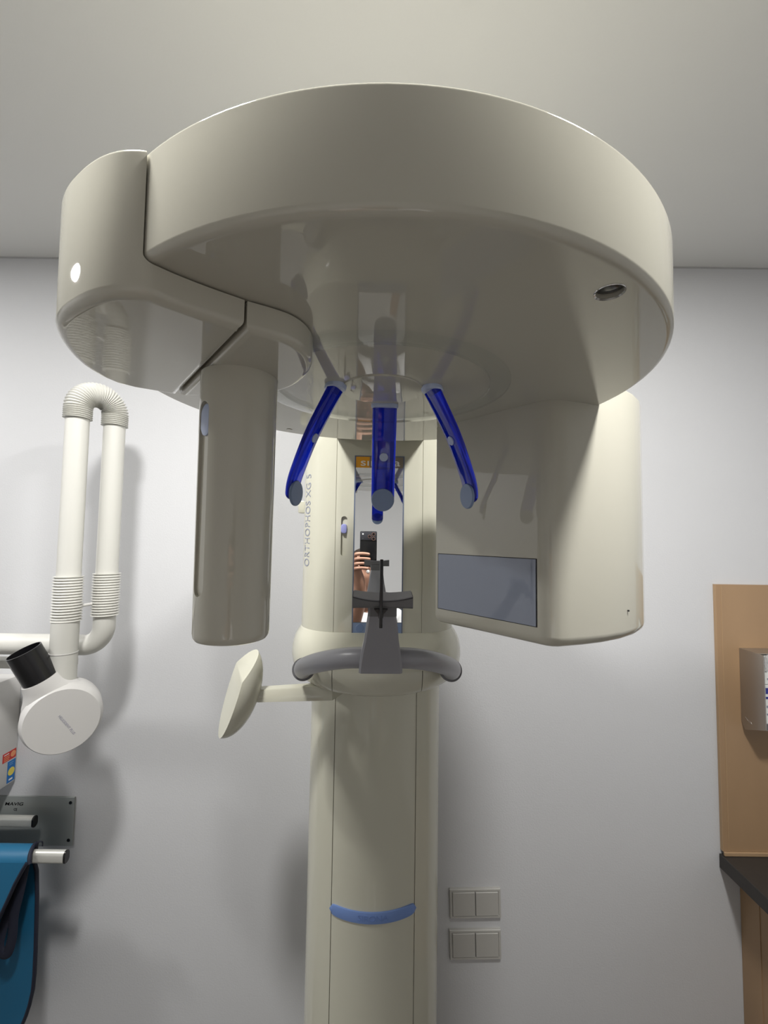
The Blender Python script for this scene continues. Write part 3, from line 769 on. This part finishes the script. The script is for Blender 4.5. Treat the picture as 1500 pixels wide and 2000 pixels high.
obj('top_panel', B(gx0+T, gx1-T, gy0+.018, gy1-T, gz1-T, gz1), M_steel, gd, smooth=False)
obj('bottom_panel', B(gx0+T, gx1-T, gy0, gy1-T, gz0, gz0+T), M_steel, gd, smooth=False)
obj('front_flange', B(gx0+T, gx0+.0030, gy0, gy0+T, gz0+T, gz1-.002), M_steel, gd, smooth=False)
obj('retaining_strip', B(gx0+.003, gx1-.003, gy0, gy0+T, gz0+T, gz0+.018), M_greyd, gd, smooth=False)
def carton(z0, z1, labl, band):
    b_ = obj('glove_box', B(gx0+.004, gx1-.004, gy0+.004, gy1-.006, z0, z1, bev=.0008, seg=1), M_carton, smooth=False)
    tag(b_, labl, 'glove box')
    yy = gy0+.004
    for x0, x1, za, zb, m_ in band: obj('printed_field', B(x0, x1, yy-.0006, yy-.0001, za, zb), m_, b_, smooth=False)
    return b_
g1 = carton(gz0+T+.001, gz0+.122, 'lower white glove box with navy print in the steel dispenser', [(gx0+.007, gx0+.016, gz0+.098, gz0+.114, M_navy), (gx0+.007, gx0+.018, gz0+.084, gz0+.090, M_navy), (gx0+.008, gx0+.06, gz0+.060, gz0+.066, M_textg), (gx0+.008, gx0+.05, gz0+.040, gz0+.045, M_textg), (gx0+.03, gx0+.12, gz0+.080, gz0+.110, M_navy)])
g2 = carton(gz0+.1235, gz1-.006, 'upper white glove box in the steel dispenser', [(gx0+.012, gx0+.05, gz0+.136, gz0+.141, M_textg), (gx0+.04, gx0+.12, gz0+.150, gz0+.180, mat('pale_green_print', (.55, .66, .58), .6))])
tis = bmesh.new(); rs = []
for k in range(9):
    a = k/8; rs.append([(gx0+.005+.016*i/6, gy0+.0025-.002*math.sin(i*1.7+k), gz0+.158+.045*a+.004*math.sin(i*2.1+k*.9)) for i in range(7)])
vv_ = [[tis.verts.new(p) for p in r] for r in rs]
for a, b in zip(vv_, vv_[1:]):
    for i in range(6): tis.faces.new((a[i], a[i+1], b[i+1], b[i]))
bmesh.ops.solidify(tis, geom=tis.faces[:], thickness=.0008)
obj('glove_tuft', tis, M_swhite, g2)

# ================================================================== the photographer, seen in the mirror
ph = thing('smartphone', 'black smartphone held upright, seen in the narrow mirror', 'phone', (0, 0, 0))
body = B(-.0545, .0205, -.0125, -.0035, 1.697, 1.853, bev=.0038, seg=3)
bo = obj('phone_body', body, M_black, ph)
pt = obj('camera_plateau', B(-.0525, .0185, -.0036, -.0020, 1.813, 1.8505, bev=.0007), mat('plateau', (.035, .036, .042), .4), ph)
for x, z in ((-.0125, 1.8300), (.0050, 1.8400), (.0050, 1.8200)):
    l = obj('lens_ring', lathe([(.0078, 0), (.0078, .0006), (.0060, .0008), (.0058, .0002)], n=28, mtx=frame_mtx((x, -.0020, z), (1, 0, 0), (0, 0, -1), (0, 1, 0)), cap0=False, cap1=False), mat('copper_ring', (.36, .20, .16), .3, metal=.6), ph)
    obj('lens_glass', lathe([(.0056, .0001), (.0002, .0003)], n=24, mtx=frame_mtx((x, -.0020, z), (1, 0, 0), (0, 0, -1), (0, 1, 0)), cap0=False), M_black, l)
obj('flash', lathe([(.0034, 0), (.0034, .0003), (.0002, .0004)], n=24, mtx=frame_mtx((-.042, -.0020, 1.8405), (1, 0, 0), (0, 0, -1), (0, 1, 0)), cap0=False, cap1=False), M_swhite, ph)
obj('microphone_dot', lathe([(.002, 0), (.002, .0003), (.0002, .0004)], n=16, mtx=frame_mtx((-.042, -.0020, 1.820), (1, 0, 0), (0, 0, -1), (0, 1, 0)), cap0=False, cap1=False), M_greyd, ph)

def skin_mesh(name, verts, edges, radii, root, m, parent, sub=2, mats=None):
    me = bpy.data.meshes.new(name); me.from_pydata([Vector(v) for v in verts], edges, [])
    o = bpy.data.objects.new(name, me); C.objects.link(o)
    sk = o.modifiers.new('s', 'SKIN'); sk.use_smooth_shade = True
    for i, r in enumerate(radii):
        d_ = me.skin_vertices[0].data[i]; d_.radius = (r, r) if not isinstance(r, tuple) else r
        d_.use_root = (i == root)
    ss = o.modifiers.new('ss', 'SUBSURF'); ss.levels = sub; ss.render_levels = sub
    bpy.context.view_layer.update()
    dg = bpy.context.evaluated_depsgraph_get(); new = bpy.data.meshes.new_from_object(o.evaluated_get(dg))
    bpy.data.objects.remove(o)
    return link_mesh(name, new, m, parent, ang=180)
class Sk:
    def __init__(s): s.v, s.e, s.r = [], [], []
    def add(s, p, r, prev=None):
        s.v.append(p); s.r.append(r); i = len(s.v)-1
        if prev is not None: s.e.append((prev, i))
        return i
    def chain(s, pts, prev=None):
        for p, r in pts: prev = s.add(p, r, prev)
        return prev
person = thing('person', 'person in a white tunic holding up a black phone, seen in the mirror', 'person', (0, 0, 0))
px, py = -.030, -.36
S = Sk()
pel = S.add((px, py-.03, .95), (.15, .11))
w1 = S.add((px, py-.02, 1.10), (.135, .095), pel)
ch = S.add((px, py-.03, 1.28), (.15, .11), w1)
ut = S.add((px, py-.03, 1.40), (.12, .09), ch)
nk = S.add((px, py-.01, 1.475), .055, ut)
n2 = S.add((px, py+.01, 1.535), .052, nk)
# arms: left arm lifts the phone (its hand is on the -x side), right arm supports it from the other side
def hand(S, wrist_i, wr, fingers, thumb, palm):
    p_i = S.add(palm[0], palm[1], wrist_i)
    k_i = S.add(palm[2], palm[3], p_i)
    return p_i, k_i
La = S.chain([((px-.16, py-.03, 1.42), .056), ((px-.19, py+.03, 1.33), .046), ((px-.16, py+.13, 1.26), .042), ((-.085, -.150, 1.40), .038), ((-.052, -.085, 1.54), .036), ((-.052, -.045, 1.625), .030)], ut)
Ra = S.chain([((px+.16, py-.03, 1.40), .056), ((px+.215, py-.02, 1.27), .046), ((px+.235, py-.03, 1.12), .041), ((px+.245, py+.02, .98), .034), ((px+.24, py+.05, .88), .026), ((px+.24, py+.055, .84), .026)], ut)
for s in (-1, 1):
    S.chain([((px+s*.10, py-.03, .86), .095), ((px+s*.11, py+.00, .50), .060), ((px+s*.11, py-.02, .30), .052), ((px+s*.11, py-.03, .09), .036), ((px+s*.115, py+.05, .035), .032), ((px+s*.12, py+.12, .03), .028)], pel)
# palms
lpalm = S.chain([((-.066, -.030, 1.660), (.020, .028)), ((-.078, -.019, 1.700), (.015, .030))], La)
rpalm = S.chain([((px+.238, py+.060, .795), (.016, .030)), ((px+.236, py+.062, .770), (.013, .032))], Ra)
bodym = skin_mesh('body', S.v, S.e, S.r, pel, M_skin, person)
# fingers: short chains rooted inside the palms
def finger(pts, name='finger', par=bodym):
    q = Sk(); q.chain(pts); return skin_mesh(name, q.v, q.e, q.r, 0, M_skin, par, sub=2)
for dz, L_, nm in ((.052, .92, 0), (.031, 1.0, 1), (.010, .95, 2), (-.010, .80, 3)):
    z = 1.698+dz
    finger([((-.078, -.016, 1.685+dz*.6), .0095), ((-.074, -.002, z), .0098), ((-.066, .0065, z+.002), .0092), ((-.046, .0078, z+.004), .0082), ((-.046+.022*L_, .0075, z+.003), .0078), ((-.046+.040*L_, .0060, z+.0005), .0066)])
finger([((-.080, -.020, 1.672), .0125), ((-.070, -.028, 1.712), .0115), ((-.052, -.027, 1.738), .0098), ((-.036, -.0225, 1.752), .0085)], 'thumb')
for dy, L_ in ((.030, .9), (.011, 1.0), (-.009, .95), (-.028, .75)):
    x = px+.236; y = py+.062+dy
    finger([((x, y*.4+(py+.062)*.6, .785), .0092), ((x, y, .755), .0092), ((x-.006, y, .755-.028*L_), .0084), ((x-.016, y, .755-.050*L_), .0078), ((x-.028, y, .755-.062*L_), .0068)])
finger([((px+.238, py+.070, .815), .0125), ((px+.225, py+.098, .790), .0112), ((px+.214, py+.104, .765), .0098), ((px+.206, py+.104, .745), .0085)], 'thumb')
# head
hdv = bmesh.new(); bmesh.ops.create_uvsphere(hdv, u_segments=48, v_segments=36, radius=1)
HC = Vector((px-.014, py+.020, 1.645))
for v in hdv.verts:
    x, y, z = v.co
    sx, sy, sz = .072, .094, .112
    k = 1-.22*max(0, -z)**1.5                       # narrower jaw
    X, Y, Z = x*sx*k, y*sy*(1-.12*max(0, -z)), z*sz
    if y > .2:
        Y += .004*max(0, -z)*1.5
        Y += .026*math.exp(-((x/.16)**2+((z+.12)/.20)**2))*(.6+.4*(z < -.1))      # nose
        for e in (-1, 1): Y -= .010*math.exp(-(((x-e*.40)/.20)**2+((z-.08)/.13)**2))   # eye sockets
        Y += .006*math.exp(-((x/.34)**2+((z+.52)/.12)**2))                         # mouth
        Y += .007*math.exp(-((x/.25)**2+((z+.86)/.14)**2))                         # chin
        Y += .005*math.exp(-((x/.6)**2+((z-.25)/.08)**2))                          # brow
    v.co = HC+Vector((X, Y, Z))
tube(spline([(px, py+.005, 1.47), (px, py+.010, 1.52), (px, py+.012, 1.60)], 4), lambda t: .056-.004*t, 24, bm=hdv)
head = obj('head', hdv, M_skin, bodym, ang=180)
def ball(c, r, sc=(1, 1, 1), u=20):
    b_ = bmesh.new(); bmesh.ops.create_uvsphere(b_, u_segments=u, v_segments=u//2+2, radius=r)
    for v in b_.verts: v.co = Vector((v.co.x*sc[0], v.co.y*sc[1], v.co.z*sc[2]))+Vector(c)
    return b_
for e in (-1, 1):
    obj('eye', ball(HC+Vector((e*.029, .0735, .009)), .0115), M_eye, head)
    pup = ball(HC+Vector((e*.029, .0818, .009)), .0052, (1, .6, 1)); obj('iris', pup, M_black, head)
    obj('ear', ball(HC+Vector((e*.0725, -.004, -.006)), .03, (.28, .55, 1)), M_skin, head)
    obj('eyebrow', tube(spline([HC+Vector((e*.014, .095, .032)), HC+Vector((e*.030, .092, .037)), HC+Vector((e*.046, .080, .031))], 5), .0028, 8), M_hair, head)
obj('mouth', tube(spline([HC+Vector((-.023, .0845, -.056)), HC+Vector((0, .0925, -.056)), HC+Vector((.023, .0845, -.056))], 6), lambda t: .0052*math.sin(PI*(.12+.76*t)), 10), M_lip, head)
hb_ = bmesh.new(); bmesh.ops.create_uvsphere(hb_, u_segments=48, v_segments=36, radius=1)
for v in hb_.verts:
    x, y, z = v.co; jit = 1+.012*math.sin(13*x+7*z)*math.sin(11*y)
    v.co = HC+Vector((x*.079*jit, y*.098*jit-.008, z*.108*jit+.014))
dele = [v for v in hb_.verts if (v.co.y-HC.y > .045-.9*max(0, v.co.z-HC.z-.045) and v.co.z-HC.z < .085) or v.co.z-HC.z < (-.02 if v.co.y-HC.y > -.03 else -.075)]
bmesh.ops.delete(hb_, geom=dele, context='VERTS')
bmesh.ops.solidify(hb_, geom=hb_.faces[:], thickness=.008)
obj('hair', hb_, M_hair, person)
# clothing
T_ = Sk()
a0 = T_.add((px, py-.03, .80), (.185, .135)); a1 = T_.add((px, py-.02, .98), (.172, .128), a0); a2 = T_.add((px, py-.02, 1.12), (.155, .115), a1)
a3 = T_.add((px, py-.03, 1.28), (.170, .128), a2); a4 = T_.add((px, py-.03, 1.405), (.135, .100), a3); T_.add((px, py-.015, 1.455), (.075, .070), a4)
for s in (-1, 1):
    T_.chain([((px+s*.165, py-.03, 1.395), .072), ((px+s*.205, py+.01, 1.28), .066), ((px+s*.212, py+.05, 1.215), .066)], a4)
skin_mesh('tunic', T_.v, T_.e, T_.r, a2, M_cloth, person)
T_ = Sk(); a0 = T_.add((px, py-.03, .95), (.160, .120))
for s in (-1, 1):
    T_.chain([((px+s*.10, py-.03, .85), .105), ((px+s*.11, py+.0, .50), .074), ((px+s*.11, py-.02, .28), .068), ((px+s*.11, py-.03, .09), .066)], a0)
skin_mesh('trousers', T_.v, T_.e, T_.r, a0, M_trous, person)
for s in (-1, 1):
    sh = Sk(); sh.chain([((px+s*.11, py-.07, .045), .042), ((px+s*.11, py-.01, .050), .046), ((px+s*.115, py+.08, .042), .040), ((px+s*.12, py+.15, .034), .030)])
    skin_mesh('shoe', sh.v, sh.e, sh.r, 0, M_white, person)
